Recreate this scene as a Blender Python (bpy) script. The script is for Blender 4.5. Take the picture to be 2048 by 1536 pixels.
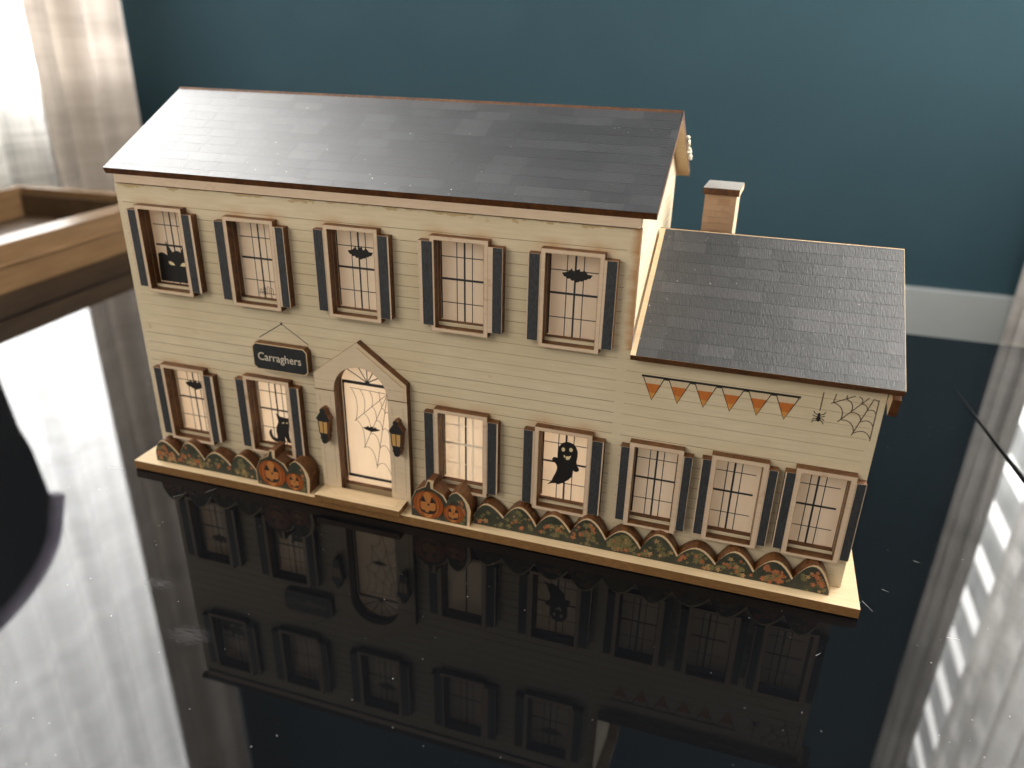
import bpy, bmesh, math, random
from mathutils import Vector, Matrix

random.seed(7)
S = bpy.context.scene
COL = S.collection
for o in list(bpy.data.objects):
    bpy.data.objects.remove(o)

# ------------------------------------------------------------------ camera
cam_d = bpy.data.cameras.new("camera")
cam = bpy.data.objects.new("camera", cam_d)
COL.objects.link(cam)
S.camera = cam
cam_d.sensor_fit = 'HORIZONTAL'
cam_d.sensor_width = 36.0
cam_d.lens = 26.914
cam_d.clip_start = 0.02
cam_d.clip_end = 50.0
cam.matrix_world = Matrix(((0.95321, -0.14290, 0.26640, 0.29861),
                           (0.30160, 0.38950, -0.87030, -0.30491),
                           (0.02060, 0.90990, 0.41430, 0.22576),
                           (0, 0, 0, 1)))
cam_d.dof.use_dof = True
cam_d.dof.focus_distance = 0.335
cam_d.dof.aperture_fstop = 7.0

# ------------------------------------------------------------------ world, lamps, exposure
W = bpy.data.worlds.new("World")
S.world = W
W.use_nodes = True
bg = W.node_tree.nodes['Background']
bg.inputs[0].default_value = (1.0, 0.89, 0.74, 1)
bg.inputs[1].default_value = 0.55

def area(name, loc, rot, sx, sy, power, color):
    d = bpy.data.lights.new(name, 'AREA')
    d.shape = 'RECTANGLE'; d.size = sx; d.size_y = sy; d.energy = power; d.color = color
    o = bpy.data.objects.new(name, d); COL.objects.link(o)
    o.location = loc; o.rotation_euler = rot
    return o
# daylight outside the two windows of the room
area('left_window_daylight', (-0.90, 0.375, 0.86), (0, math.radians(-90), 0), 1.36, 1.15, 156, (0.98, 0.99, 1.0))
area('right_window_daylight', (0.92, 0.92, 0.86), (0, math.radians(90), 0), 1.36, 1.96, 195, (1.0, 0.98, 0.95))
# soft warm fill added from the camera's side, slightly left, to brighten the facade
ro = area('facade_fill', (-0.75, -1.25, 1.0), (0, 0, 0), 1.0, 0.9, 13.5, (1.0, 0.90, 0.75))
ro.rotation_euler = (Vector((0.18, 0, 0.08)) - Vector((-0.75, -1.25, 1.0))).to_track_quat('-Z', 'Y').to_euler()
# warm light added inside the toy house to brighten its milky panes
area('pane_backlight', (0.128, 0.104, 0.046), (math.radians(-90), 0, 0), 0.23, 0.05, 0.29, (1.0, 0.97, 0.88))
area('pane_backlight', (0.308, 0.104, 0.046), (math.radians(-90), 0, 0), 0.085, 0.05, 0.055, (1.0, 0.97, 0.90))
area('pane_backlight', (0.128, 0.104, 0.125), (math.radians(-90), 0, 0), 0.23, 0.05, 0.085, (1.0, 0.96, 0.88))
S.view_settings.view_transform = 'Standard'
S.view_settings.look = 'None'
S.view_settings.exposure = 0.0
S.view_settings.gamma = 1.0
S.view_settings.use_curve_mapping = False
S.render.engine = 'CYCLES'
S.cycles.use_denoising = True
S.cycles.max_bounces = 10
S.cycles.diffuse_bounces = 5
S.cycles.transparent_max_bounces = 12
S.cycles.sample_clamp_indirect = 12.0
S.cycles.caustics_reflective = False

# ------------------------------------------------------------------ materials
def mat(name):
    m = bpy.data.materials.new(name); m.use_nodes = True
    nt = m.node_tree
    b = nt.nodes['Principled BSDF']
    return m, nt, b
def N(nt, t, **kw):
    n = nt.nodes.new(t)
    for k, v in kw.items():
        setattr(n, k, v)
    return n
def L(nt, a, b):
    nt.links.new(a, b)
def pos_map(nt, scale, rot=(0, 0, 0)):
    g = N(nt, 'ShaderNodeNewGeometry')
    m = N(nt, 'ShaderNodeMapping')
    m.inputs['Rotation'].default_value = rot
    m.inputs['Scale'].default_value = scale
    L(nt, g.outputs['Position'], m.inputs['Vector'])
    return m.outputs[0]
def noise(nt, vec, scale, detail=3.0, rough=0.55):
    n = N(nt, 'ShaderNodeTexNoise')
    n.inputs['Scale'].default_value = scale
    n.inputs['Detail'].default_value = detail
    n.inputs['Roughness'].default_value = rough
    L(nt, vec, n.inputs['Vector'])
    return n.outputs[0]
def ramp(nt, fac, stops):
    r = N(nt, 'ShaderNodeValToRGB')
    e = r.color_ramp.elements
    while len(e) < len(stops):
        e.new(0.5)
    for i, (p, c) in enumerate(stops):
        e[i].position = p
        e[i].color = (c[0], c[1], c[2], 1) if not isinstance(c, (int, float)) else (c, c, c, 1)
    L(nt, fac, r.inputs[0])
    return r.outputs[0]
def mixc(nt, fac, a, b, mode='MIX'):
    m = N(nt, 'ShaderNodeMix', data_type='RGBA', blend_type=mode)
    if isinstance(fac, (int, float)): m.inputs[0].default_value = fac
    else: L(nt, fac, m.inputs[0])
    for v, i in ((a, 6), (b, 7)):
        if isinstance(v, tuple): m.inputs[i].default_value = (v[0], v[1], v[2], 1)
        else: L(nt, v, m.inputs[i])
    return m.outputs[2]
def math_(nt, op, a, b=None, clamp=False):
    m = N(nt, 'ShaderNodeMath', operation=op, use_clamp=clamp)
    for v, i in ((a, 0), (b, 1)):
        if v is None: continue
        if isinstance(v, (int, float)): m.inputs[i].default_value = v
        else: L(nt, v, m.inputs[i])
    return m.outputs[0]
def bump(nt, b, h, strength, dist):
    n = N(nt, 'ShaderNodeBump')
    n.inputs['Strength'].default_value = strength
    n.inputs['Distance'].default_value = dist
    L(nt, h, n.inputs['Height'])
    L(nt, n.outputs[0], b.inputs['Normal'])

def plywood_mat(name, c1, c2, rough=0.6, scale=(120, 900, 900), stain=None, spec=0.35):
    """Pale sheet wood: long grain along x, faint blotches, optional brown stains."""
    m, nt, b = mat(name)
    v = pos_map(nt, scale)
    g = noise(nt, v, 1.0, 4)
    v2 = pos_map(nt, (30, 30, 30))
    blot = noise(nt, v2, 1.0, 3)
    c = mixc(nt, ramp(nt, g, [(0.3, 0.0), (0.7, 1.0)]), c1, c2)
    c = mixc(nt, ramp(nt, blot, [(0.35, 0.0), (0.7, 0.35)]), c, tuple(x * 0.86 for x in c1))
    if stain:
        v3 = pos_map(nt, (90, 90, 110))
        s = noise(nt, v3, 1.0, 5, 0.6)
        c = mixc(nt, ramp(nt, s, [(0.64, 0.0), (0.72, 0.55)]), c, stain)
    L(nt, c, b.inputs['Base Color'])
    b.inputs['Roughness'].default_value = rough
    b.inputs['Specular IOR Level'].default_value = spec
    bump(nt, b, g, 0.25, 0.0003)
    return m

def siding_mat():
    m, nt, b = mat('cream_siding')
    v = pos_map(nt, (70, 600, 800))
    g = noise(nt, v, 1.0, 4)
    c = mixc(nt, ramp(nt, g, [(0.3, 0.0), (0.7, 1.0)]), (0.62, 0.535, 0.39), (0.70, 0.615, 0.455))
    blot = noise(nt, pos_map(nt, (22, 22, 22)), 1.0, 4)
    c = mixc(nt, ramp(nt, blot, [(0.4, 0.0), (0.72, 0.5)]), c, (0.56, 0.465, 0.30))
    # glue stains: irregular, sparse
    s = noise(nt, pos_map(nt, (75, 75, 105)), 1.0, 5, 0.62)
    c = mixc(nt, ramp(nt, s, [(0.66, 0.0), (0.70, 0.35), (0.8, 0.5)]), c, (0.40, 0.24, 0.085))
    # stains under the main eave and laser scorch above the window heads (repeat every 51.3 mm)
    geo = N(nt, 'ShaderNodeNewGeometry')
    sp = N(nt, 'ShaderNodeSeparateXYZ'); L(nt, geo.outputs['Position'], sp.inputs[0])
    x, z = sp.outputs[0], sp.outputs[2]
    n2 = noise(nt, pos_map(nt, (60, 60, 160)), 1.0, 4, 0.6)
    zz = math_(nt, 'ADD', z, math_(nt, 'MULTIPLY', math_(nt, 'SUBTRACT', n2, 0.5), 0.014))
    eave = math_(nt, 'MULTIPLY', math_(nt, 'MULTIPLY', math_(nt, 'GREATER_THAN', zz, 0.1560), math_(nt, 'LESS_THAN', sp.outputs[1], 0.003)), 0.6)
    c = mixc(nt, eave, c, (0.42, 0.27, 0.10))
    ph = math_(nt, 'SUBTRACT', math_(nt, 'MODULO', math_(nt, 'ADD', x, 0.5127), 0.0513), 0.0257)
    dx = math_(nt, 'ABSOLUTE', math_(nt, 'SUBTRACT', math_(nt, 'ABSOLUTE', ph), 0.0095))
    hx = math_(nt, 'SUBTRACT', 1.0, math_(nt, 'DIVIDE', dx, 0.010), True)
    tot = None
    for z0 in (0.1465, 0.0630):
        dz = math_(nt, 'SUBTRACT', z, z0)
        up = math_(nt, 'SUBTRACT', 1.0, math_(nt, 'DIVIDE', math_(nt, 'ABSOLUTE', dz), 0.0048), True)
        k = math_(nt, 'MULTIPLY', up, hx)
        tot = k if tot is None else math_(nt, 'ADD', tot, k)
    tot = math_(nt, 'MULTIPLY', tot, math_(nt, 'MULTIPLY', n2, 1.1), True)
    tot = math_(nt, 'MULTIPLY', tot, math_(nt, 'LESS_THAN', x, 0.2525))
    c = mixc(nt, tot, c, (0.42, 0.19, 0.05))
    # scorched right-hand edge of the tall wall
    e1 = math_(nt, 'SUBTRACT', x, 0.2538)
    e1 = math_(nt, 'ADD', e1, math_(nt, 'MULTIPLY', math_(nt, 'SUBTRACT', n2, 0.5), 0.008))
    e1 = math_(nt, 'DIVIDE', e1, 0.0034, True)
    band = math_(nt, 'MULTIPLY', math_(nt, 'GREATER_THAN', z, 0.1045), math_(nt, 'LESS_THAN', x, 0.2585))
    band = math_(nt, 'MULTIPLY', band, math_(nt, 'LESS_THAN', sp.outputs[1], 0.003))
    c = mixc(nt, math_(nt, 'MULTIPLY', math_(nt, 'MULTIPLY', e1, band), 0.75), c, (0.42, 0.19, 0.055))
    L(nt, c, b.inputs['Base Color'])
    b.inputs['Roughness'].default_value = 0.55
    b.inputs['Specular IOR Level'].default_value = 0.3
    bump(nt, b, g, 0.2, 0.0003)
    return m

def burnt_mat():
    m, nt, b = mat('burnt_edge')
    g = noise(nt, pos_map(nt, (500, 500, 500)), 1.0, 4)
    g2 = noise(nt, pos_map(nt, (90, 90, 90)), 1.0, 3)
    c = mixc(nt, ramp(nt, g, [(0.3, 0.0), (0.75, 1.0)]), (0.045, 0.014, 0.004), (0.145, 0.054, 0.014))
    c = mixc(nt, ramp(nt, g2, [(0.45, 0.0), (0.7, 0.5)]), c, (0.19, 0.080, 0.022))
    L(nt, c, b.inputs['Base Color'])
    b.inputs['Roughness'].default_value = 0.5
    bump(nt, b, g, 0.4, 0.0004)
    return m

def flat_mat(name, col, rough=0.5, spec=0.4, grain=0.0, gscale=(900, 900, 250)):
    m, nt, b = mat(name)
    b.inputs['Roughness'].default_value = rough
    b.inputs['Specular IOR Level'].default_value = spec
    g = noise(nt, pos_map(nt, gscale), 1.0, 3)
    c = mixc(nt, ramp(nt, g, [(0.3, 0.0), (0.7, 1.0)]), tuple(x * (1 - grain) for x in col), tuple(min(1, x * (1 + grain)) for x in col))
    L(nt, c, b.inputs['Base Color'])
    if grain:
        bump(nt, b, g, 0.3, 0.0003)
    return m

def shingle_mat(name, pitch, streak):
    """Printed slate on varnished plywood: every shingle its own grey, dust specks, glossy fibre grain."""
    m, nt, b = mat(name)
    oi = N(nt, 'ShaderNodeObjectInfo')
    tone = ramp(nt, oi.outputs['Random'], [(0.0, (0.012, 0.014, 0.018)), (0.6, (0.019, 0.021, 0.026)), (1.0, (0.036, 0.038, 0.044))])
    if streak:
        v = pos_map(nt, (2100, 330, 330), (pitch, 0, 0))
    else:
        v = pos_map(nt, (1650, 1500, 1500), (pitch, 0, 0))
    g = noise(nt, v, 1.0, 4, 0.6)
    c = mixc(nt, ramp(nt, g, [(0.35, 0.0), (0.8, 0.35)]), tone, (0.030, 0.030, 0.032))
    vo = N(nt, 'ShaderNodeTexVoronoi', feature='F1')
    vo.inputs['Scale'].default_value = 420.0
    L(nt, pos_map(nt, (1, 1, 1)), vo.inputs['Vector'])
    sel = noise(nt, pos_map(nt, (30, 30, 30)), 1.0, 2)
    sep = N(nt, 'ShaderNodeSeparateColor'); L(nt, vo.outputs['Color'], sep.inputs[0])
    rare = math_(nt, 'GREATER_THAN', sep.outputs[0], 0.62)
    rad = math_(nt, 'MULTIPLY', sep.outputs[1], 0.10)
    dust = math_(nt, 'MULTIPLY', rare, math_(nt, 'LESS_THAN', vo.outputs['Distance'], math_(nt, 'ADD', rad, 0.02)))
    dust = math_(nt, 'MULTIPLY', dust, ramp(nt, sel, [(0.4, 0.0), (0.6, 1.0)]))
    c = mixc(nt, dust, c, (0.62, 0.58, 0.52))
    L(nt, c, b.inputs['Base Color'])
    r = ramp(nt, g, [(0.2, 0.27), (0.8, 0.40)])
    L(nt, r, b.inputs['Roughness'])
    b.inputs['Specular IOR Level'].default_value = 0.85
    bump(nt, b, g, 0.46 if streak else 0.7, 0.00035)
    return m

def pane_mat():
    m, nt, b = mat('milky_pane')
    g = noise(nt, pos_map(nt, (260, 260, 35)), 1.0, 3)
    c = mixc(nt, ramp(nt, g, [(0.3, 0.0), (0.7, 1.0)]), (0.74, 0.64, 0.54), (0.82, 0.73, 0.63))
    L(nt, c, b.inputs['Base Color'])
    b.inputs['Roughness'].default_value = 0.12
    b.inputs['Specular IOR Level'].default_value = 0.5
    t = N(nt, 'ShaderNodeBsdfTranslucent'); t.inputs[0].default_value = (0.95, 0.89, 0.80, 1)
    mx = N(nt, 'ShaderNodeMixShader'); mx.inputs[0].default_value = 0.45
    L(nt, b.outputs[0], mx.inputs[1]); L(nt, t.outputs[0], mx.inputs[2])
    L(nt, mx.outputs[0], nt.nodes['Material Output'].inputs['Surface'])
    return m

def hedge_print_mat():
    m, nt, b = mat('hedge_print')
    g = noise(nt, pos_map(nt, (160, 160, 160)), 1.0, 4)
    c = ramp(nt, g, [(0.3, (0.022, 0.027, 0.020)), (0.55, (0.040, 0.045, 0.032)), (0.75, (0.075, 0.075, 0.045))])
    L(nt, c, b.inputs['Base Color']); b.inputs['Roughness'].default_value = 0.6
    return m

def table_mat():
    m, nt, b = mat('black_glass')
    b.inputs['Base Color'].default_value = (0.0035, 0.0040, 0.0048, 1)
    b.inputs['IOR'].default_value = 1.33
    b.inputs['Specular IOR Level'].default_value = 0.5
    sm = noise(nt, pos_map(nt, (9, 9, 9)), 1.0, 4, 0.6)
    r = ramp(nt, sm, [(0.45, 0.012), (0.75, 0.05)])
    L(nt, r, b.inputs['Roughness'])
    # dust specks and greasy smudges
    vo = N(nt, 'ShaderNodeTexVoronoi', feature='F1'); vo.inputs['Scale'].default_value = 300.0
    L(nt, pos_map(nt, (1, 1, 1)), vo.inputs['Vector'])
    sep = N(nt, 'ShaderNodeSeparateColor'); L(nt, vo.outputs['Color'], sep.inputs[0])
    dust = math_(nt, 'MULTIPLY', math_(nt, 'GREATER_THAN', sep.outputs[0], 0.72),
                 math_(nt, 'LESS_THAN', vo.outputs['Distance'], math_(nt, 'MULTIPLY', sep.outputs[1], 0.08)))
    c = mixc(nt, dust, (0.0035, 0.0040, 0.0048), (0.32, 0.32, 0.31))
    geo = N(nt, 'ShaderNodeNewGeometry')
    for (px, py, rx, ry) in ((0.0700, -0.0899, 0.011, 0.005), (0.104, -0.1125, 0.012, 0.0065)):
        d = N(nt, 'ShaderNodeVectorMath', operation='SUBTRACT'); d.inputs[1].default_value = (px, py, 0)
        L(nt, geo.outputs['Position'], d.inputs[0])
        mp = N(nt, 'ShaderNodeMapping'); mp.inputs['Rotation'].default_value = (0, 0, -0.5); mp.inputs['Scale'].default_value = (1 / rx, 1 / ry, 0)
        L(nt, d.outputs[0], mp.inputs['Vector'])
        ln = N(nt, 'ShaderNodeVectorMath', operation='LENGTH'); L(nt, mp.outputs[0], ln.inputs[0])
        st = noise(nt, pos_map(nt, (220, 1500, 1), (0, 0, 0.6)), 1.0, 5, 0.7)
        k = math_(nt, 'MULTIPLY', math_(nt, 'SUBTRACT', 1.0, ln.outputs['Value'], True), ramp(nt, st, [(0.34, 0.0), (0.75, 0.13)]))
        c = mixc(nt, k, c, (0.42, 0.42, 0.46))
    L(nt, c, b.inputs['Base Color'])
    return m

def cloth_mat(name, col, tcol, trans, clear, weave, wscale):
    """Woven curtain cloth: reflects, glows when lit from behind, lets some light straight through between threads."""
    m, nt, b = mat(name)
    out = nt.nodes['Material Output']
    wx = noise(nt, pos_map(nt, (wscale, wscale, wscale * 0.03)), 1.0, 2)
    wz = noise(nt, pos_map(nt, (wscale * 0.03, wscale * 0.03, wscale)), 1.0, 2)
    w = math_(nt, 'MULTIPLY', math_(nt, 'ADD', wx, wz), 0.5)
    c = mixc(nt, ramp(nt, w, [(0.35, 0.0), (0.65, 1.0)]), tuple(x * (1 - weave) for x in col), col)
    b1 = noise(nt, pos_map(nt, (1, 2.0, 26)), 1.0, 3, 0.6); b2 = noise(nt, pos_map(nt, (30, 30, .8)), 1.0, 2)
    band = ramp(nt, math_(nt, 'MULTIPLY', math_(nt, 'ADD', b1, b2), 0.5), [(0.38, 0.66), (0.60, 1.0)])
    c = mixc(nt, 1.0, c, band, 'MULTIPLY')
    d = N(nt, 'ShaderNodeBsdfDiffuse'); L(nt, c, d.inputs[0])
    t = N(nt, 'ShaderNodeBsdfTranslucent')
    L(nt, mixc(nt, 1.0, mixc(nt, ramp(nt, w, [(0.35, 0.0), (0.65, 1.0)]), tuple(x * (1 - weave) for x in tcol), tcol), band, 'MULTIPLY'), t.inputs[0])
    mx = N(nt, 'ShaderNodeMixShader'); mx.inputs[0].default_value = trans
    L(nt, d.outputs[0], mx.inputs[1]); L(nt, t.outputs[0], mx.inputs[2])
    if clear > 0:
        tr = N(nt, 'ShaderNodeBsdfTransparent')
        m2 = N(nt, 'ShaderNodeMixShader')
        L(nt, ramp(nt, w, [(0.38, clear * 1.6), (0.62, clear * 0.4)]), m2.inputs[0])
        L(nt, mx.outputs[0], m2.inputs[1]); L(nt, tr.outputs[0], m2.inputs[2])
        L(nt, m2.outputs[0], out.inputs['Surface'])
    else:
        L(nt, mx.outputs[0], out.inputs['Surface'])
    return m

def tray_mat():
    m, nt, b = mat('tray_wood')
    g = noise(nt, pos_map(nt, (160, 14, 160)), 1.0, 5)
    c = ramp(nt, g, [(0.3, (0.125, 0.072, 0.034)), (0.55, (0.16, 0.095, 0.046)), (0.75, (0.20, 0.122, 0.062))])
    L(nt, c, b.inputs['Base Color']); b.inputs['Roughness'].default_value = 0.27
    return m

def brick_mat():
    m, nt, b = mat('chimney_brick')
    oi = N(nt, 'ShaderNodeObjectInfo')
    t = ramp(nt, oi.outputs['Random'], [(0.0, (0.54, 0.345, 0.23)), (0.6, (0.60, 0.41, 0.285)), (1.0, (0.48, 0.28, 0.175))])
    g = noise(nt, pos_map(nt, (200, 200, 200)), 1.0, 3)
    L(nt, mixc(nt, ramp(nt, g, [(0.4, 0.0), (0.7, 0.4)]), t, (0.62, 0.45, 0.32)), b.inputs['Base Color'])
    b.inputs['Roughness'].default_value = 0.6
    return m

M = dict(
    siding=siding_mat(),
    groove=flat_mat('siding_groove', (0.40, 0.30, 0.18), 0.8, 0.1),
    raw=plywood_mat('raw_plywood', (0.62, 0.46, 0.28), (0.70, 0.54, 0.35)),
    trim=plywood_mat('pale_trim', (0.62, 0.48, 0.36), (0.69, 0.55, 0.42), stain=(0.40, 0.24, 0.12)),
    white=plywood_mat('door_surround', (0.62, 0.505, 0.37), (0.70, 0.58, 0.43)),
    base=plywood_mat('base_plywood', (0.55, 0.41, 0.24), (0.64, 0.50, 0.32), scale=(60, 900, 900)),
    burnt=burnt_mat(),
    basedge=plywood_mat('base_edge', (0.17, 0.085, 0.030), (0.27, 0.145, 0.055), scale=(300, 300, 900)),
    slate=flat_mat('shutter_print', (0.036, 0.040, 0.046), 0.5, 0.4, 0.4, (1800, 900, 500)),
    ink=flat_mat('black_ink', (0.016, 0.016, 0.017), 0.45, 0.4),
    inkline=flat_mat('muntin_ink', (0.032, 0.034, 0.038), 0.4, 0.4),
    glint=flat_mat('painted_glint', (0.85, 0.78, 0.66), 0.3, 0.5),  # pale colour for highlights painted on the panes
    browntint=flat_mat('web_ink', (0.085, 0.06, 0.045), 0.5, 0.3),
    eye=flat_mat('window_eye', (0.82, 0.70, 0.45), 0.4, 0.4),
    signface=flat_mat('sign_black', (0.018, 0.021, 0.024), 0.45, 0.4, 0.3),
    signtext=flat_mat('sign_lettering', (0.62, 0.55, 0.46), 0.5, 0.3),
    orange=flat_mat('flag_orange', (0.50, 0.155, 0.033), 0.55, 0.3, 0.08),
    amber=flat_mat('flag_amber', (0.58, 0.28, 0.075), 0.55, 0.3, 0.08),
    cream=flat_mat('flag_cream', (0.62, 0.50, 0.35), 0.55, 0.3, 0.05),
    pk1=flat_mat('pumpkin_rind', (0.30, 0.080, 0.018), 0.5, 0.3, 0.15),
    pk2=flat_mat('pumpkin_rib', (0.37, 0.118, 0.034), 0.5, 0.3, 0.12),
    pk3=flat_mat('pumpkin_face', (0.46, 0.185, 0.055), 0.5, 0.3, 0.08),
    pkl=flat_mat('pumpkin_line', (0.085, 0.024, 0.008), 0.5, 0.3),
    stem=flat_mat('pumpkin_stem', (0.045, 0.040, 0.030), 0.5, 0.3, 0.3),
    leaf1=flat_mat('leaf_rust', (0.36, 0.135, 0.06), 0.6, 0.3, 0.25),
    leaf2=flat_mat('leaf_olive', (0.17, 0.15, 0.07), 0.6, 0.3, 0.25),
    leaf3=flat_mat('leaf_tan', (0.34, 0.22, 0.105), 0.6, 0.3, 0.25),
    hedge=hedge_print_mat(),
    lampglass=flat_mat('lantern_glass', (0.55, 0.33, 0.12), 0.35, 0.4),
    shingle=shingle_mat('main_shingles', math.radians(-27.6), False),
    shingle2=shingle_mat('wing_shingles', math.radians(-30.0), True),
    under=flat_mat('roof_print', (0.010, 0.011, 0.013), 0.4, 0.6),
    pane=pane_mat(),
    brick=brick_mat(),
    mortar=flat_mat('chimney_mortar', (0.60, 0.43, 0.30), 0.7, 0.2),
    capglare=flat_mat('cap_print', (0.34, 0.32, 0.30), 0.3, 0.8, 0.3),  # pale grey: glare on the cap top put into the colour
    scorch=flat_mat('scorched_margin', (0.40, 0.26, 0.14), 0.6, 0.3, 0.3, (400, 400, 400)),
    glue=flat_mat('dried_glue', (0.75, 0.70, 0.58), 0.3, 0.6, 0.1),
    glass=table_mat(),
    scratch=flat_mat('glass_scratch', (0.45, 0.45, 0.44), 0.5, 0.5),
    metal=flat_mat('table_frame', (0.02, 0.02, 0.022), 0.4, 0.5),
    tray=tray_mat(),
    traydark=flat_mat('tray_dark_brown', (0.055, 0.034, 0.018), 0.4, 0.3, 0.2, (60, 60, 60)),  # darker brown for the tray floor and far inner end
    sheer=cloth_mat('sheer_linen', (0.74, 0.71, 0.65), (0.90, 0.88, 0.84), 0.62, 0.14, 0.30, 300),
    drape=cloth_mat('beige_linen', (0.42, 0.365, 0.315), (0.36, 0.31, 0.265), 0.25, 0.0, 0.22, 480),
    grey=cloth_mat('grey_linen', (0.58, 0.55, 0.52), (0.55, 0.52, 0.49), 0.5, 0.0, 0.22, 480),
    slat=cloth_mat('blind_slat', (0.75, 0.75, 0.73), (0.85, 0.86, 0.86), 0.7, 0.0, 0.0, 50),
    teal=flat_mat('teal_paint', (0.021, 0.045, 0.058), 0.85, 0.12, 0.04, (12, 12, 12)),
    dado=flat_mat('grey_paint', (0.25, 0.27, 0.275), 0.5, 0.3, 0.03, (15, 15, 15)),
    offwhite=flat_mat('side_wall_paint', (0.40, 0.39, 0.37), 0.7, 0.2, 0.03, (12, 12, 12)),
    floor=flat_mat('floor_boards', (0.10, 0.07, 0.045), 0.5, 0.3, 0.2, (40, 6, 6)),
    chairpad=flat_mat('chair_vinyl', (0.010, 0.010, 0.011), 0.45, 0.4),
    chairrim=cloth_mat('chair_piping', (0.80, 0.76, 0.88), (0.88, 0.83, 0.95), 0.6, 0.0, 0.0, 50),
    cable=flat_mat('cable_rubber', (0.006, 0.006, 0.007), 0.6, 0.2),
)

# ------------------------------------------------------------------ mesh helpers (millimetres in, metres out)
ORG = {}
class MB:
    def __init__(s):
        s.v = []; s.f = []; s.m = []; s.mats = []
    def mi(s, key):
        if key not in s.mats: s.mats.append(key)
        return s.mats.index(key)
    def add(s, vs, fs, mk):
        b = len(s.v)
        s.v += [tuple(p) for p in vs]
        for i, f in enumerate(fs):
            s.f.append([b + k for k in f])
            s.m.append(s.mi(mk[i] if isinstance(mk, (list, tuple)) else mk))
    def box(s, x0, x1, y0, y1, z0, z1, mk):
        """mk: one key, or keys for (-y, +y, -x, +x, -z, +z)"""
        vs = [(x, y, z) for x in (x0, x1) for y in (y0, y1) for z in (z0, z1)]
        fs = [(0, 4, 5, 1), (2, 3, 7, 6), (0, 1, 3, 2), (4, 6, 7, 5), (0, 2, 6, 4), (1, 5, 7, 3)]
        s.add(vs, fs, mk)
    def plate(s, outer, y0, y1, front, side, back=None, holes=(), hside=None):
        """A sheet cut to an outline in xz, front at y0 (towards the viewer), back at y1."""
        bm = bmesh.new()
        loops = []
        for lp in [outer] + list(holes):
            vv = [bm.verts.new((p[0], 0, p[1])) for p in lp]
            loops.append(vv)
            for i in range(len(vv)):
                bm.edges.new((vv[i], vv[(i + 1) % len(vv)]))
        bmesh.ops.triangle_fill(bm, use_beauty=True, edges=bm.edges[:])
        bm.verts.index_update()
        idx = {v: i for i, v in enumerate(bm.verts)}
        tri = []
        for f in bm.faces:
            t = [idx[v] for v in f.verts]
            if f.normal.y > 0: t.reverse()
            tri.append(t)
        pts = [(v.co.x, v.co.z) for v in bm.verts]
        lidx = [[idx[v] for v in lp] for lp in loops]
        bm.free()
        n = len(pts)
        s.add([(x, y0, z) for x, z in pts], tri, front)
        if y1 is None: return
        s.add([(x, y1, z) for x, z in pts], [t[::-1] for t in tri], back or front)
        for k, lp in enumerate(lidx):
            P = [pts[i] for i in lp]
            ar = sum(P[i][0] * P[(i + 1) % len(P)][1] - P[(i + 1) % len(P)][0] * P[i][1] for i in range(len(P)))
            if (ar > 0) == (k > 0): P.reverse()
            # outer loop counter-clockwise seen from the front, holes clockwise
            m_ = len(P)
            vs = [(x, y0, z) for x, z in P] + [(x, y1, z) for x, z in P]
            s.add(vs, [(i, m_ + i, m_ + (i + 1) % m_, (i + 1) % m_) for i in range(m_)], (hside or side) if k else side)
    def strip(s, pts, w, y, mk):
        """A printed line of width w along pts (xz) at depth y."""
        n = len(pts)
        vs = []
        for i in range(n):
            a = Vector(pts[max(i - 1, 0)]); c = Vector(pts[min(i + 1, n - 1)])
            d = (c - a).normalized() if (c - a).length > 1e-9 else Vector((1, 0))
            nn = Vector((-d.y, d.x)) * (w / 2)
            p = Vector(pts[i])
            vs += [(p.x - nn.x, y, p.y - nn.y), (p.x + nn.x, y, p.y + nn.y)]
        s.add(vs, [(2 * i, 2 * i + 2, 2 * i + 3, 2 * i + 1) for i in range(n - 1)], mk)
    def poly(s, pts, y, mk):
        s.plate(pts, y, None, mk, None)
    def ell(s, cx, cz, rx, rz, y, mk, n=28, tilt=0.0):
        s.poly([(cx + rx * math.cos(t) * math.cos(tilt) - rz * math.sin(t) * math.sin(tilt),
                 cz + rx * math.cos(t) * math.sin(tilt) + rz * math.sin(t) * math.cos(tilt)) for t in [2 * math.pi * i / n for i in range(n)]], y, mk)
    def obox(s, o, ux, uy, uz, mk):
        """Box spanned by three edge vectors; mk as box(): (-y, +y, -x, +x, -z, +z) of the u axes."""
        o, ux, uy, uz = map(Vector, (o, ux, uy, uz))
        vs = [o + a * ux + b * uy + c * uz for a in (0, 1) for b in (0, 1) for c in (0, 1)]
        fs = [(0, 4, 5, 1), (2, 3, 7, 6), (0, 1, 3, 2), (4, 6, 7, 5), (0, 2, 6, 4), (1, 5, 7, 3)]
        s.add(vs, fs, mk)
    def tube(s, pts, r, mk, n=8):
        vs = []; m_ = len(pts)
        for i, p in enumerate(pts):
            a = Vector(pts[max(i - 1, 0)]); c = Vector(pts[min(i + 1, m_ - 1)])
            d = (c - a).normalized()
            u = d.cross(Vector((0, 0, 1)))
            if u.length < 1e-3: u = d.cross(Vector((0, 1, 0)))
            u.normalize(); w = d.cross(u)
            rr = r[i] if isinstance(r, (list, tuple)) else r
            for k in range(n):
                t = 2 * math.pi * k / n
                vs.append(Vector(p) + u * rr * math.cos(t) + w * rr * math.sin(t))
        fs = [(i * n + k, i * n + (k + 1) % n, (i + 1) * n + (k + 1) % n, (i + 1) * n + k) for i in range(m_ - 1) for k in range(n)]
        fs += [tuple(range(n))[::-1], tuple((m_ - 1) * n + k for k in range(n))]
        s.add(vs, fs, mk)
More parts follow.
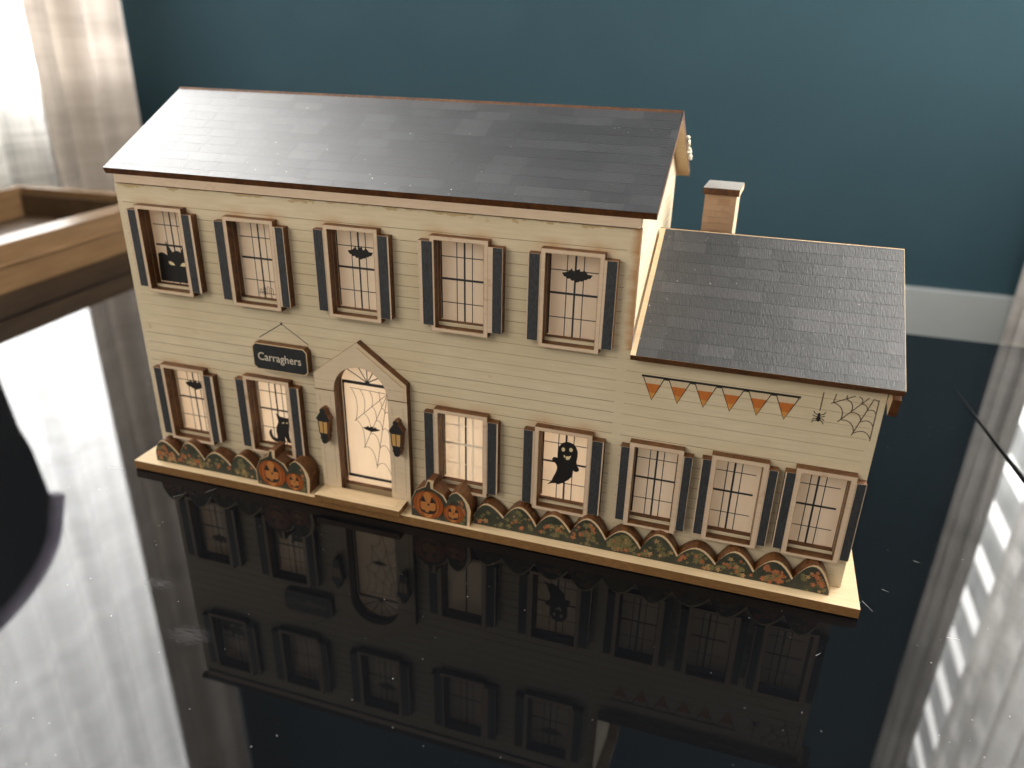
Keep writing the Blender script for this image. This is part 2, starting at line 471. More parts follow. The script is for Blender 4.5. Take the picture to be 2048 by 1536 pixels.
    def mesh(s, name, org):
        me = bpy.data.meshes.new(name)
        me.from_pydata([((p[0] - org[0]) * .001, (p[1] - org[1]) * .001, (p[2] - org[2]) * .001) for p in s.v], [], s.f)
        for k in s.mats: me.materials.append(M[k])
        me.polygons.foreach_set('material_index', s.m)
        me.update()
        return me
    def build(s, name, parent=None, org=None, **props):
        if org is None:
            xs = [p[0] for p in s.v]; ys = [p[1] for p in s.v]; zs = [p[2] for p in s.v]
            org = ((min(xs) + max(xs)) / 2, (min(ys) + max(ys)) / 2, min(zs))
        return put(name, s.mesh(name, org), org, parent, **props)

def put(name, data, org, parent=None, **props):
    o = bpy.data.objects.new(name, data); COL.objects.link(o)
    p = ORG[parent] if parent else (0, 0, 0)
    o.parent = parent
    o.location = [(org[i] - p[i]) * .001 for i in range(3)]
    ORG[o] = org
    for k, v in props.items(): o[k] = v
    return o
def smooth(o):
    for p in o.data.polygons: p.use_smooth = True
    return o

T = 3.2      # sheet thickness, mm
TF = 4.0     # thickness of the frames glued to the front
ZB = 5.4     # top of the base board
# ------------------------------------------------------------------ the room
def room_box(name, x0, x1, y0, y1, z0, z1, mk):
    b = MB(); b.box(x0, x1, y0, y1, z0, z1, mk)
    return b.build(name, kind='structure')
room_box('floor', -1100, 1100, -1500, 1800, -740, -720, 'floor')
room_box('back_wall', -1000, 648, 800, 900, -69, 1700, 'teal')
room_box('back_wall_dado', -1000, 648, 788, 900, -720, -69, 'dado')
def side_wall(name, x0, x1, y0, y1, wy0, wy1, wz0, wz1):
    b = MB()
    b.box(x0, x1, y0, wy0, -720, 1700, 'offwhite'); b.box(x0, x1, wy1, y1, -720, 1700, 'offwhite')
    b.box(x0, x1, wy0, wy1, -720, wz0, 'offwhite'); b.box(x0, x1, wy0, wy1, wz1, 1700, 'offwhite')
    return b.build(name, kind='structure')
side_wall('left_wall', -820, -745, -620, 800, -200, 776, 170, 1540)
side_wall('right_wall', 775, 850, -620, 1700, -60, 1650, 170, 1540)
room_box('bay_wall', 648, 850, 1700, 1760, -720, 1700, 'offwhite')

def cloth(name, path, z0, z1, mk, amp, wl, label, cat, seed):
    """A hanging curtain: a pleated sheet following a path on the floor plan."""
    rnd = random.Random(seed)
    P = [Vector(p) for p in path]
    seg = [(P[i + 1] - P[i]).length for i in range(len(P) - 1)]
    tot = sum(seg); n = max(24, int(tot / 5)); nz = 14
    offs = [rnd.uniform(0, 6.28) for _ in range(4)]
    vs = []
    for j in range(nz + 1):
        z = z0 + (z1 - z0) * j / nz
        for i in range(n + 1):
            d = tot * i / n; k = 0; dd = d
            while k < len(seg) - 1 and dd > seg[k]: dd -= seg[k]; k += 1
            t = (P[k + 1] - P[k]).normalized(); p = P[k] + t * dd
            nn = Vector((-t.y, t.x))
            flare = 1.15 - 0.3 * j / nz
            w = math.sin(6.283 * d / wl + offs[0] + 0.5 * math.sin(d / 70 + offs[1])) + 0.45 * math.sin(6.283 * d / (wl * 0.57) + offs[2] + 0.3 * j / nz)
            q = p + nn * amp * flare * w
            vs.append((q.x, q.y, z))
    m_ = n + 1
    fs = [(j * m_ + i, j * m_ + i + 1, (j + 1) * m_ + i + 1, (j + 1) * m_ + i) for j in range(nz) for i in range(n)]
    b = MB(); b.add(vs, fs, mk)
    return smooth(b.build(name, label=label, category=cat))
cloth('sheer_curtain', [(-700, -560), (-697, 672)], -640, 1600, 'sheer', 9, 74, 'sunlit sheer linen curtain beside the wooden tray', 'curtain', 3)
cloth('linen_drape', [(-672, 578), (-676, 640), (-690, 770), (-689, 797)], -640, 1600, 'drape', 11, 88, 'beige linen drape hanging between bright sheer and teal wall', 'curtain', 5)
cloth('sheer_curtain', [(722, -500), (724, 795)], -640, 1600, 'sheer', 9, 70, 'sheer curtain mirrored at lower right of the black table', 'curtain', 8)
cloth('linen_drape', [(638, 790), (642, 776), (676, 758)], -640, 1600, 'grey', 4, 21, 'grey linen drape mirrored beside the reflected blind slats', 'curtain', 9)
def blind(name, x, y0, y1, label):
    org = (x, (y0 + y1) / 2, 150)
    root = put(name, None, org, None, label=label, category='window blind')
    b = MB()
    b.box(x - 1, x + 1, y0, y1, 190, 250, 'slat')
    first = b.build('slat', root, org=(x, (y0 + y1) / 2, 190))
    for k in range(1, 13):
        o = first.copy(); COL.objects.link(o); o.parent = root
        o.location = first.location + Vector((0, 0, .1 * k))
    b = MB(); b.box(x - 20, x + 20, y0, y1, 1520, 1540, 'slat'); b.build('head_rail', root)
blind('slatted_blind', 812, 860, 1500, 'pale slatted blind mirrored as bright bars in the table')

# ------------------------------------------------------------------ table and things on it
tb = put('glass_table', None, (0, 0, -720), None, label='glossy black glass table reflecting the house and curtains', category='table')
b = MB(); b.box(-640, 615, -560, 385, -12, 0, 'glass')
top = b.build('table_top', tb)
b = MB(); rs = random.Random(31)
for px, py, ln_, an in ((372, -2, 7, -1.0), (381, 12, 3, -.4), (404, -12, 4, .1), (-22, -16, 9, .25), (-10, -6, 4, .3), (43, -18, 6, 1.0), (30, -28, 5, .9), (112, 62, 5, .4), (350, -40, 3, .8), (398, 40, 3, -.2)):
    d = Vector((math.cos(an), math.sin(an), 0)) * ln_ / 2; q = Vector((-math.sin(an), math.cos(an), 0)) * .09
    c = Vector((px, py, .02))
    b.add([c - d - q, c + d - q * .4, c + d + q * .4, c - d + q], [(0, 1, 2, 3)], 'scratch')
b.build('scratch_marks', tb, kind='stuff')
for x, y in ((-590, -510), (565, -510), (-590, 335), (565, 335)):
    b = MB(); b.box(x - 25, x + 25, y - 25, y + 25, -720, -12, 'metal'); b.build('leg', tb)

# wooden tray
def tray():
    a = math.radians(2.7)
    org = (-346, 190, 0)
    root = put('wooden_tray', None, org, None, label='brown wooden tray with thick rim at left behind the house', category='tray')
    root.rotation_euler = (0, 0, a)
    # local frame: outer right side is x=0, y from -150 to 262; tray is 222 wide, 43.5 high
    Y0, Y1, X0, H = -190, 262, -222, 43.5
    def part(name, fn):
        b_ = MB(); fn(b_)
        me = b_.mesh(name, (0, 0, 0)); o = bpy.data.objects.new(name, me); COL.objects.link(o); o.parent = root
        for p in me.polygons: p.use_smooth = False
        return o
    part('side_rail', lambda b_: (b_.box(-16, 0, Y0, Y1, 0, 43.5, 'tray'), b_.box(-27, -16, Y0 + 16, Y1 - 16, 36, 43.5, 'tray')))
    part('beading', lambda b_: b_.tube([(0.5, Y0, 25), (0.5, Y1, 25)], 2.6, 'tray', 10))
    part('end_rail', lambda b_: b_.box(X0 + 16, -16, Y1 - 16, Y1, 0, 43.5, 'tray'))
    part('end_rail', lambda b_: b_.box(X0 + 16, -16, Y0, Y0 + 16, 0, 43.5, 'tray'))
    def left(b_):
        b_.plate([(Y0, 0), (Y1, 0), (Y1, 43.5), (Y0, 43.5)], 0, 16, 'tray', 'tray', holes=[[(60, 20), (190, 20), (190, 29), (60, 29)]])
        b_.v = [(X0 + y, x, z) for x, y, z in b_.v]
    part('side_rail', left)
    part('tray_floor', lambda b_: b_.box(X0 + 16, -16, Y0 + 16, Y1 - 16, 4, 9, 'traydark'))
    part('dark_inner_end', lambda b_: (b_.box(X0 + 17, -17, Y1 - 19, Y1 - 16.2, 9, 36, 'traydark'), ))  # darker brown sheet on the far inner end
tray()

# chair whose rounded back is mirrored at the left edge
def chair():
    root = put('padded_chair', None, (-690, 170, -720), None, label='black padded chair mirrored dark at left edge of table', category='chair')
    out = [(-60, -260), (386, -260), (391, 213), (399, 290), (409, 330), (420, 433)]
    arc = [(420 - 330 * (1 - math.cos(t)) * 0.55 - 6, 433 + 118 * math.sin(t)) for t in [math.pi * i / 20 for i in range(1, 11)]]
    out = out + arc + [(60, 551), (-20, 505), (-60, 430)]
    b = MB(); b.plate(out, -676, -640, 'chairpad', 'chairpad')
    b.v = [(y, x, z) for x, y, z in b.v]
    b.f = [f[::-1] for f in b.f]
    b.build('backrest', root)
    edge = [(-645, 428, 420)] + [(-645, p[0] + 4, p[1] + 3) for p in arc] + [(-645, 60, 555)]
    b = MB(); b.tube(edge, 15, 'chairrim', 12); b.build('rim', root)
    b = MB(); b.box(-735, -642, -60, 350, -320, -262, 'chairpad'); b.build('seat', root)
    for x in (-730, -655):
        for y in (-40, 330):
            b = MB(); b.box(x, x + 18, y - 9, y + 9, -720, -320, 'metal'); b.build('leg', root)
chair()

# thin cable lying on the table at right
b = MB()
b.tube([(456.4, 272, .4), (458.5, 250, .5), (462, 214, .7), (469.2, 144, .9), (474, 97, 1.0), (484, 0, 1.0)],
       [.1, .3, .5, .75, .85, .9], 'cable')
smooth(b.build('cable', label='thin black cable lying on the table at right', category='cable'))

# ------------------------------------------------------------------ the house
H = put('toy_house', None, (180, 55, 0), None, label='cream wooden toy house with dark shingle roofs and spooky windows', category='toy house')

b = MB()
b.box(-10.5, 367.2, -12.9, 132, 0.6, ZB, ('basedge', 'basedge', 'basedge', 'basedge', 'basedge', 'base'))
base = b.build('base_board', H)
b = MB()
b.box(104.8, 152.2, -14.6, -4.2, ZB + .02, ZB + T, ('basedge', 'basedge', 'basedge', 'basedge', 'base', 'base'))
b.box(109, 148.5, -12.4, -5.6, ZB + T, ZB + T + .12, 'raw')
b.build('door_step', H)

# windows: centre x, centre z, half opening w/h, facade opening lift, dark bands (left, right), kind
WIN = [
    ('U', 26.3, 125.6, (-17.7, -13.3), (13.5, 17.6), 'cat_face', 'window with a black cat face peering out'),
    ('U', 76.2, 124.2, (-18.3, -13.6), (14.6, 18.5), 'fence', 'upper window with tiny fence print'),
    ('U', 129.2, 125.0, (-18.4, -13.8), (13.6, 18.2), 'bat', 'upper window with a bat above the door'),
    ('U', 181.1, 124.9, (-17.2, -12.3), (15.6, 19.8), 'plain', 'upper window with bare cross bars'),
    ('U', 231.2, 124.2, (-18.4, -13.8), (14.6, 18.8), 'bat', 'upper window with a bat at the right corner'),
    ('L', 24.4, 41.3, (-17.7, -13.3), (13.4, 17.4), 'batlow', 'lower window with a bat at far left'),
    ('L', 75.4, 42.5, (-17.9, -13.4), (13.7, 17.8), 'cat', 'lower window with a sitting black cat'),
    ('L', 181.2, 41.3, (-18.4, -13.9), (13.8, 18.2), 'light', 'lower window right of the door'),
    ('L', 231.4, 40.8, (-18.6, -14.3), (13.6, 18.3), 'ghost', 'lower window with a black smiling ghost'),
    ('A', 273.7, 40.8, (-15.5, -11.8), (12.3, 15.7), 'plain', 'first wing window from the left'),
    ('A', 309.3, 41.2, (-15.4, -11.8), (12.2, 15.6), 'off', 'middle wing window'),
    ('A', 343.9, 41.6, (-15.4, -11.8), (12.2, 15.6), 'off2', 'wing window at the right corner'),
]
HW = {'U': 11.45, 'L': 11.4, 'A': 9.55}
HH = {'U': 20.0, 'L': 20.3, 'A': 20.0}
openings = []
for k, cx, cz, *_ in WIN:
    openings.append((cx - HW[k] + .1, cx + HW[k] - .1, cz - HH[k] + 1.7, cz + HH[k] - .2))
DX, DR, DZ0 = 129.15, 14.5, 8.2          # door centre, arch radius, sill
SPRING = 64.4
def arch(r, z0, cx=DX, sp=SPRING, n=20):
    return [(cx - r, z0)] + [(cx - r * math.cos(math.pi * i / n), sp + r * math.sin(math.pi * i / n)) for i in range(n + 1)] + [(cx + r, z0)]

# facade sheet
b = MB()
holes = [[(x0, z0), (x1, z0), (x1, z1), (x0, z1)] for x0, x1, z0, z1 in openings] + [arch(DR - .15, DZ0 + .8)]
b.plate([(0, ZB), (360, ZB), (360, 104.6), (257.9, 104.6), (257.9, 156.45), (0, 156.45)], .22, T, 'groove', 'burnt', 'raw', holes)
wall = b.build('front_wall', H)

# siding boards, one object per course and side, split round the openings
door_cut = (DX - DR - .6, DX + DR + .6, ZB, SPRING + DR + .4)
def course(x0, x1, z0, z1, name='siding_board'):
    cuts = [o for o in openings + [door_cut] if o[0] < x1 and o[1] > x0 and o[2] < z1 and o[3] > z0]
    xs = sorted({x0, x1} | {c for o in cuts for c in o[:2] if x0 < c < x1})
    segs = []
    for a, c in zip(xs, xs[1:]):
        mid = (a + c) / 2
        cc = [o for o in cuts if o[0] < mid < o[1]]
        free = [(z0, z1)]
        for o in cc:
            nf = []
            for f0, f1 in free:
                if o[2] > f0: nf.append((f0, min(f1, o[2])))
                if o[3] < f1: nf.append((max(f0, o[3]), f1))
            free = [f for f in nf if f[1] - f[0] > .05]
        segs.append((a, c, free))
    merged = []
    for a, c, fr in segs:
        if merged and merged[-1][2] == fr: merged[-1] = (merged[-1][0], c, fr)
        else: merged.append((a, c, fr))
    for a, c, fr in merged:
        for f0, f1 in fr:
            b_ = MB()
            b_.box(a, c, 0, .22, f0, f1, ('siding', 'siding', 'burnt', 'burnt', 'burnt', 'burnt') if cuts else 'siding')
            b_.build(name, wall)
PITCH, G = 5.24, .22
lines = [147.5 - PITCH * k for k in range(27)]
tops = [156.4] + lines
bots = lines + [ZB + .1]
for i, (zt, zb_) in enumerate(zip(tops, bots)):
    g0 = 0 if i == len(tops) - 1 else G / 2
    g1 = 0 if i == 0 else G / 2
    course(2.5, 252.7, zb_ + g0, zt - g1)
    if zt <= 104.5 or zb_ < 90:
        course(256.7, 356.3, zb_ + g0, min(zt, 104.5) - g1)
    elif zb_ < 104.5:
        course(256.7, 356.3, zb_ + g0, 104.5)
for (x0, x1, z0, z1) in ((0, 2.5, ZB + .1, 156.4), (252.7, 256.7, ZB + .1, 104.5), (252.7, 257.9, 104.5, 156.4), (356.3, 360, ZB + .1, 104.5)):
    course(x0, x1, z0, z1, 'corner_board')

# printed decorations on the wing wall (flat print)
b = MB(); y = -.05
b.strip([(263.6, 93.9), (328.6, 93.9)], 1.0, y, 'ink')
for k in range(6):
    x0 = 264.4 + 10.95 * k; x1 = x0 + 8.75; xm = x0 + 4.3; zt, zt2 = 93.3, 83.0
    def at(z):
        t = (zt - z) / (zt - zt2)
        return (x0 + (xm - x0) * t, z), (x1 + (xm - x1) * t, z)
    a0, a1 = at(93.3); b0, b1 = at(90.6); c0, c1 = at(86.5)
    b.poly([a0, a1, b1, b0], y - .01, 'cream'); b.poly([b0, b1, c1, c0], y - .01, 'orange'); b.poly([c0, c1, (xm, zt2)], y - .01, 'amber')
    b.strip([(x0, zt), (xm, zt2), (x1, zt)], .42, y - .03, 'ink')
    if k < 5: b.strip([(x1, 93.4), (x1 + 2.2, 93.4)], .8, y - .02, 'ink')
b.build('bunting', wall, label='orange and cream candy corn bunting print')
b = MB()
b.strip([(336.75, 97.6), (336.6, 89.3)], .4, y, 'browntint')
b.poly([(336.5, 88.4), (337.1, 88.0), (337.2, 86.9), (337.5, 85.8), (337.3, 84.7), (336.7, 84.2), (336.0, 84.7), (335.8, 85.7), (336.1, 87.0), (336.1, 87.9)], y, 'ink')
lg = [(334.3, 88.9), (334.9, 88.0), (336.0, 87.4), (334.3, 87.1), (334.9, 86.7), (335.9, 86.5), (334.3, 85.0), (334.8, 85.6), (335.8, 85.7), (334.3, 83.5), (334.8, 84.6), (335.9, 85.0),
      (339.0, 89.0), (338.4, 88.0), (337.2, 87.4), (339.0, 87.1), (338.2, 86.8), (337.4, 86.5), (338.9, 85.1), (338.2, 85.7), (337.4, 85.8), (338.9, 83.5), (338.2, 84.6), (337.3, 85.2)]
for i in range(0, 24, 3): b.strip(lg[i:i + 3], .36, y - .01, 'ink')
b.build('spider', wall, label='small black spider print hanging on a thread')
def sag(p, q, hub, k=.10, n=7):
    p, q, hub = Vector(p), Vector(q), Vector(hub)
    m_ = (p + q) / 2; c_ = m_ + (hub - m_) * k * 2
    return [tuple(p * (1 - t) ** 2 + c_ * 2 * t * (1 - t) + q * t * t) for t in [i / n for i in range(n + 1)]]
b = MB(); hub = (358.5, 101); yw = y
for p, q in (((340.2, 93.2), (348.6, 97.8)), ((344.0, 85.5), (353.7, 97.7)), ((350.2, 80.3), (355.5, 97.5)), ((357.4, 79.0), (357.4, 97.4)), ((341.5, 97.7), (341.0, 93.6)), ((345.6, 97.7), (345.5, 96.0)), ((355.5, 97.4), (357.4, 96.9))):
    b.strip([p, q], .42, yw, 'browntint')
for ring in (((341.2, 93.7), (345.0, 86.6), (350.8, 81.5), (357.4, 80.0)), ((345.5, 96.0), (348.2, 90.5), (352.5, 86.9), (357.4, 85.5)), ((349.9, 97.7), (351.3, 94.7), (354.0, 92.2), (357.4, 91.2))):
    for p, q in zip(ring, ring[1:]): b.strip(sag(p, q, hub), .38, yw - .01, 'browntint')
b.build('cobweb', wall, label='cobweb print in the top corner of the wing')

# window prints --------------------------------------------------------
BAT = [(-5.9, 10.2), (-3.6, 10.7), (-2.6, 11.4), (-1.6, 12.6), (-1.1, 11.1), (-0.2, 11.0), (0.0, 12.5), (0.5, 12.1), (1.0, 12.1), (1.7, 12.6), (2.1, 11.1), (3.0, 11.1), (3.5, 12.4), (4.4, 11.5), (5.4, 10.4), (7.5, 10.3), (6.5, 8.7), (5.5, 8.6), (4.8, 7.9), (3.8, 8.0), (3.1, 7.1), (2.2, 7.2), (1.2, 6.6), (0.4, 6.5), (-0.5, 7.2), (-1.5, 7.1), (-2.4, 8.0), (-3.2, 7.7), (-4.1, 8.5), (-4.9, 8.7)]
CATSIT = [(-1.4, -0.9), (1.3, -2.5), (3.0, -2.7), (5.0, -2.9), (7.5, -2.2), (6.6, -4.7), (6.2, -7.0), (5.6, -10.5), (5.6, -14.0), (6.2, -17.5), (4.8, -17.9), (4.0, -17.2), (2.7, -14.2), (3.0, -18.1), (1.2, -18.4), (-2.6, -18.6), (-5.2, -17.6), (-6.6, -15.5), (-6.9, -13.3), (-6.1, -11.5), (-4.9, -11.0), (-5.1, -13.3), (-4.4, -15.5), (-2.3, -16.2), (-2.0, -15.1), (-2.3, -11.9), (-1.8, -9.0), (-0.4, -6.1), (-0.8, -3.4)]
CATFACE = [(-4.9, 3.4), (-3.5, 0.8), (-2.5, -0.7), (-1.6, -2.3), (-0.1, -1.4), (1.9, -1.3), (3.2, -2.0), (4.9, 1.0), (6.0, 3.6), (7.4, -1.0), (8.0, -7.3), (8.2, -17.8), (-11.4, -17.9), (-11.1, -9.9), (-10.7, -3.8), (-9.2, -3.0), (-7.5, -2.9), (-5.0, -4.1), (-4.9, -1.0)]
GHOST = [(0.1, 12.8), (1.8, 12.7), (3.5, 12.1), (4.8, 10.7), (5.7, 8.6), (5.8, 6.1), (5.4, 2.9), (5.7, 0.9), (6.8, -0.5), (6.9, -1.6), (5.9, -2.5), (4.7, -2.5), (4.0, -2.0), (4.0, -3.8), (3.5, -5.7), (2.0, -7.6), (0.3, -9.1), (-2.8, -11.2), (-4.0, -10.7), (-6.0, -11.0), (-8.3, -12.2), (-6.2, -9.5), (-5.3, -6.9), (-4.3, -4.5), (-3.8, -2.4), (-4.0, -0.9), (-4.9, 0.5), (-6.2, 1.5), (-6.4, 2.6), (-5.6, 3.6), (-3.9, 3.5), (-3.9, 6.6), (-3.4, 9.6), (-1.9, 11.7)]
YP = T + .35           # pane front
def muntins(b, cx, cz, kind, s=1.0):
    ln = 'glint' if kind == 'light' else 'inkline'  # 'light' kind: the light its lines catch is painted pale
    yl = YP - .05
    hw = 10.8 * s
    jit = {'off': -1.6, 'off2': -1.6}.get(kind, 0.0)
    zc = cz + 1.1
    for dx, w in ((-3.65 * s, .42), (0, .85), (3.65 * s, .42)):
        b.strip([(cx + dx + jit, cz - 19), (cx + dx + jit, cz + 21)], w, yl, 'inkline' if (kind != 'light' or dx == 0) else ln)
    for dz, w in ((-11, .42), (0, 1.0), (10.2, .42)):
        b.strip([(cx - hw + jit, zc + dz), (cx + hw + jit, zc + dz)], w, yl - .01, ln)
    # highlight painted as a pale line beside each printed bar
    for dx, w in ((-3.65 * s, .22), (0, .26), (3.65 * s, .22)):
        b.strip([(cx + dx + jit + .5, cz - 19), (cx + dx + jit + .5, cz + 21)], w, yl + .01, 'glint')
def rim(b, pts, y, w, inner):
    """Scorched brown margin along a laser-cut edge."""
    n = len(pts)
    ar = sum(pts[i][0] * pts[(i + 1) % n][1] - pts[(i + 1) % n][0] * pts[i][1] for i in range(n))
    sg = (1 if ar > 0 else -1) * (1 if inner else -1)
    for i in range(n):
        p, q = Vector(pts[i]), Vector(pts[(i + 1) % n])
        d = (q - p).normalized(); nn = Vector((-d.y, d.x)) * sg * w
        b.add([(p.x, y, p.y), (q.x, y, q.y), (q.x + nn.x, y, q.y + nn.y), (p.x + nn.x, y, p.y + nn.y)], [(0, 1, 2, 3)], 'scorch')
for k, cx, cz, dl, dr, kind, label in WIN:
    hw, hh = HW[k], HH[k]
    wroot = put('window', None, (cx, 0, cz - hh), H, label=label)
    ex = 13.5 if k != 'A' else 11.95
    zt, zb_ = cz + hh + (1.9 if k != 'A' else 2.1), cz - hh - (1.8 if k != 'A' else 1.5)
    so = 18.9 if k != 'A' else 15.9              # outer edge of the shutters
    si = 13.4 if k != 'A' else 11.9
    s0, s1 = cz - hh + .7, cz + hh - .6          # shutter bottom and top
    b = MB()
    out = [(cx - ex, zb_), (cx + ex, zb_), (cx + ex, s0), (cx + si, s0), (cx + si, s1), (cx + ex, s1), (cx + ex, zt), (cx - ex, zt), (cx - ex, s1), (cx - si, s1), (cx - si, s0), (cx - ex, s0)]
    hole = [(cx - hw, cz - hh), (cx + hw, cz - hh), (cx + hw, cz + hh), (cx - hw, cz + hh)]
    b.plate(out, -TF, .06, 'trim', 'burnt', holes=[hole])
    rim(b, out, -TF - .03, .16, True); rim(b, hole, -TF - .03, .2, False)
    b.build('window_frame', wroot)
    for side, (d0, d1) in ((-1, dl), (1, dr)):
        b = MB()
        x0, x1 = (cx - max(so, -d0 + .25), cx - si - .02) if side < 0 else (cx + si + .02, cx + max(so, d1 + .25))
        b.box(x0, x1, -TF, .06, s0 + .05, s1 - .05, ('trim', 'trim', 'burnt', 'burnt', 'burnt', 'burnt'))
        b.box(cx + d0, cx + d1, -TF - .12, -TF, s0 + .2, s1 - .15, 'slate')
        b.build('shutter', wroot)
    b = MB()
    b.box(cx - hw - 1.5, cx + hw + 1.5, YP, YP + 1.2, cz - hh - .5, cz + hh + 1.2, 'pane')
    muntins(b, cx, cz, kind, 1.0 if k != 'A' else .86)
    for sx in (-1, 1):
        if kind in ('bat', 'plain', 'light', 'ghost'):
            b.strip([(cx + sx * (hw - .4), cz - 18), (cx + sx * (hw - .4), cz + 20)], .7, YP - .05, 'inkline')
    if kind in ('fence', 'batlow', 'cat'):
        b.strip([(cx - hw + .7, cz - 18.5), (cx - hw + .7, cz + 20)], 1.7, YP - .06, 'glint')  # bright reflection at the left edge, painted as a pale strip
    yq = YP - .09
    if kind == 'bat':
        b.poly([(cx + p[0] * (1 if cx > 200 else .97), cz + p[1] - (0 if cx > 200 else 1.2)) for p in BAT], yq, 'ink')
    elif kind == 'batlow':
        b.poly([(cx + p[0] * .95, cz + p[1] - .5) for p in BAT], yq, 'ink')
    elif kind == 'cat':
        b.poly([(cx + p[0], cz + p[1]) for p in CATSIT], yq, 'ink')
        b.poly([(cx + 1.8, cz - 6.1), (cx + 3.1, cz - 5.4), (cx + 3.2, cz - 6.3), (cx + 2.2, cz - 6.7)], yq - .03, 'eye')
        b.poly([(cx + 4.2, cz - 5.5), (cx + 5.5, cz - 5.4), (cx + 5.2, cz - 6.2), (cx + 4.4, cz - 6.1)], yq - .03, 'eye')
    elif kind == 'cat_face':
        b.poly([(cx + p[0], cz + p[1]) for p in CATFACE], yq, 'ink')
        b.poly([(cx - 5.0, cz - 7.3), (cx - 3.7, cz - 7.0), (cx - 2.1, cz - 7.7), (cx - 1.2, cz - 9.0), (cx - 3.1, cz - 9.1), (cx - 4.5, cz - 8.7)], yq - .03, 'eye')
        b.poly([(cx + 1.8, cz - 9.0), (cx + 3.1, cz - 7.5), (cx + 4.4, cz - 7.0), (cx + 5.7, cz - 7.2), (cx + 5.4, cz - 9.0), (cx + 3.4, cz - 9.1)], yq - .03, 'eye')
    elif kind == 'ghost':
        b.poly([(cx + p[0], cz + p[1]) for p in GHOST], yq, 'ink')
        b.ell(cx - 1.25, cz + 8.4, .85, 1.1, yq - .03, 'eye'); b.ell(cx + 2.45, cz + 8.85, .85, 1.1, yq - .03, 'eye')
        b.poly([(cx + p[0], cz + p[1]) for p in ((0.1, 5.0), (1.5, 5.2), (2.7, 5.8), (2.1, 3.8), (1.1, 3.1), (0.3, 3.3))], yq - .03, 'eye')
        b.poly([(cx + p[0], cz + p[1]) for p in ((-1.0, 5.4), (-0.4, 5.6), (-0.1, 4.8), (-0.2, 4.0), (-0.7, 4.3))], yq - .03, 'eye')
    elif kind == 'fence':
        yq2 = yq
        b.strip([(cx - 3.2, cz - 15.9), (cx + 6.2, cz - 16.3)], .28, yq2, 'browntint')
        for q in range(4):
            x0 = cx - 2.7 + 2.1 * q; h = (14.2, 12.9, 12.6, 13.4)[q]
            b.strip([(x0, cz - 17.0), (x0, cz - h - .5), (x0 + .6, cz - h), (x0 + 1.2, cz - h - .5), (x0 + 1.2, cz - 17.0)], .28, yq2, 'browntint')
    b.build('pane', wroot)

# door ------------------------------------------------------------------
door = put('door', None, (DX, 0, DZ0), H, label='arched white door with bat and cobweb print')
PED = 64.2
for sx in (-1, 1):
    b = MB()
    x0, x1 = (104.3, DX - DR) if sx < 0 else (DX + DR, 154.0)
    b.box(x0, x1, -TF, .06, ZB + .1 if sx > 0 else ZB + .1, PED - .15, ('white', 'white', 'burnt', 'burnt', 'burnt', 'burnt'))
    for xl in (x0 + 2.2, x1 - 2.2):
        b.strip([(xl, 56), (xl, 61)], .2, -TF - .03, 'groove'); b.strip([(xl, 12), (xl, 35)], .2, -TF - .03, 'groove')
    b.strip([(x0, PED), (x1, PED)], .45, -TF - .02, 'burnt')
    b.build('pilaster', door)
b = MB()
pts = [(104.0, PED + .15), (DX - DR, PED + .15)] + [(DX - DR * math.cos(math.pi * i / 22), SPRING + DR * math.sin(math.pi * i / 22)) for i in range(23)] + [(DX + DR, PED + .15), (154.0, PED + .15), (154.0, 73.3), (128.9, 91.9), (104.0, 73.0)]
b.plate(pts, -TF, .06, 'white', 'burnt')
rim(b, pts, -TF - .02, .18, True)
b.strip([(104.2, 69.6), (115.0, 69.6)], .18, -TF - .03, 'groove'); b.strip([(143.4, 69.6), (152.2, 69.6)], .18, -TF - .03, 'groove')
b.strip([(129.6, 89.6), (152.6, 72.4), (152.6, 65.0)], 1.2, -TF - .04, 'raw')
b.strip([(128.8, 89.4), (152.0, 71.9)], .22, -TF - .05, 'burnt')
b.build('pediment', door)
b = MB()
b.plate(arch(DR + .6, 7.0), YP, YP + 1.2, 'pane', 'pane')
yl = YP - .05
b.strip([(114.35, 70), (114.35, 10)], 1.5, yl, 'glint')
b.strip([(115.7, 67.3), (115.7, 12.5)], .95, yl, 'inkline'); b.strip([(142.6, 67.3), (142.6, 12.5)], .95, yl, 'inkline')
b.strip([(115.2, 66.9), (143.1, 66.9)], 1.7, yl - .01, 'inkline'); b.strip([(115.2, 12.7), (143.1, 12.7)], 1.7, yl - .01, 'inkline')
for q in ((118.3, 73.9), (124.0, 77.0), (129.4, 78.2), (134.6, 77.0), (139.9, 73.6)):
    b.strip([(129.3, 67.8), q], .55, yl - .02, 'inkline')
b.ell(129.3, 67.8, 1.3, .9, yl - .03, 'inkline')
hub = (140.0, 63.3)
for p in ((119.4, 63.8), (120.8, 45.3), (125.2, 30.1), (131.9, 19.4), (140.1, 14.0)):
    b.strip([p, hub], .3, yl - .02, 'browntint')
for ring in (((120.1, 63.6), (121.6, 46.0), (125.6, 30.8), (132.0, 20.6), (140.1, 16.0)), ((125.1, 63.4), (126.3, 50.3), (129.4, 39.3), (134.3, 31.8), (140.1, 28.8)),
             ((130.2, 63.3), (131.0, 55.0), (133.1, 47.3), (136.3, 42.5), (140.1, 40.2)), ((135.1, 63.3), (135.5, 59.0), (136.4, 54.7), (138.2, 52.3), (140.1, 51.8))):
    for p, q in zip(ring, ring[1:]): b.strip(sag(p, q, hub, .1), .28, yl - .03, 'browntint')
b.poly([(129.45 + p[0] * .73, 42.0 + (p[1] - 9.4) * .55) for p in BAT], yl - .06, 'ink')
b.build('door_panel', door)

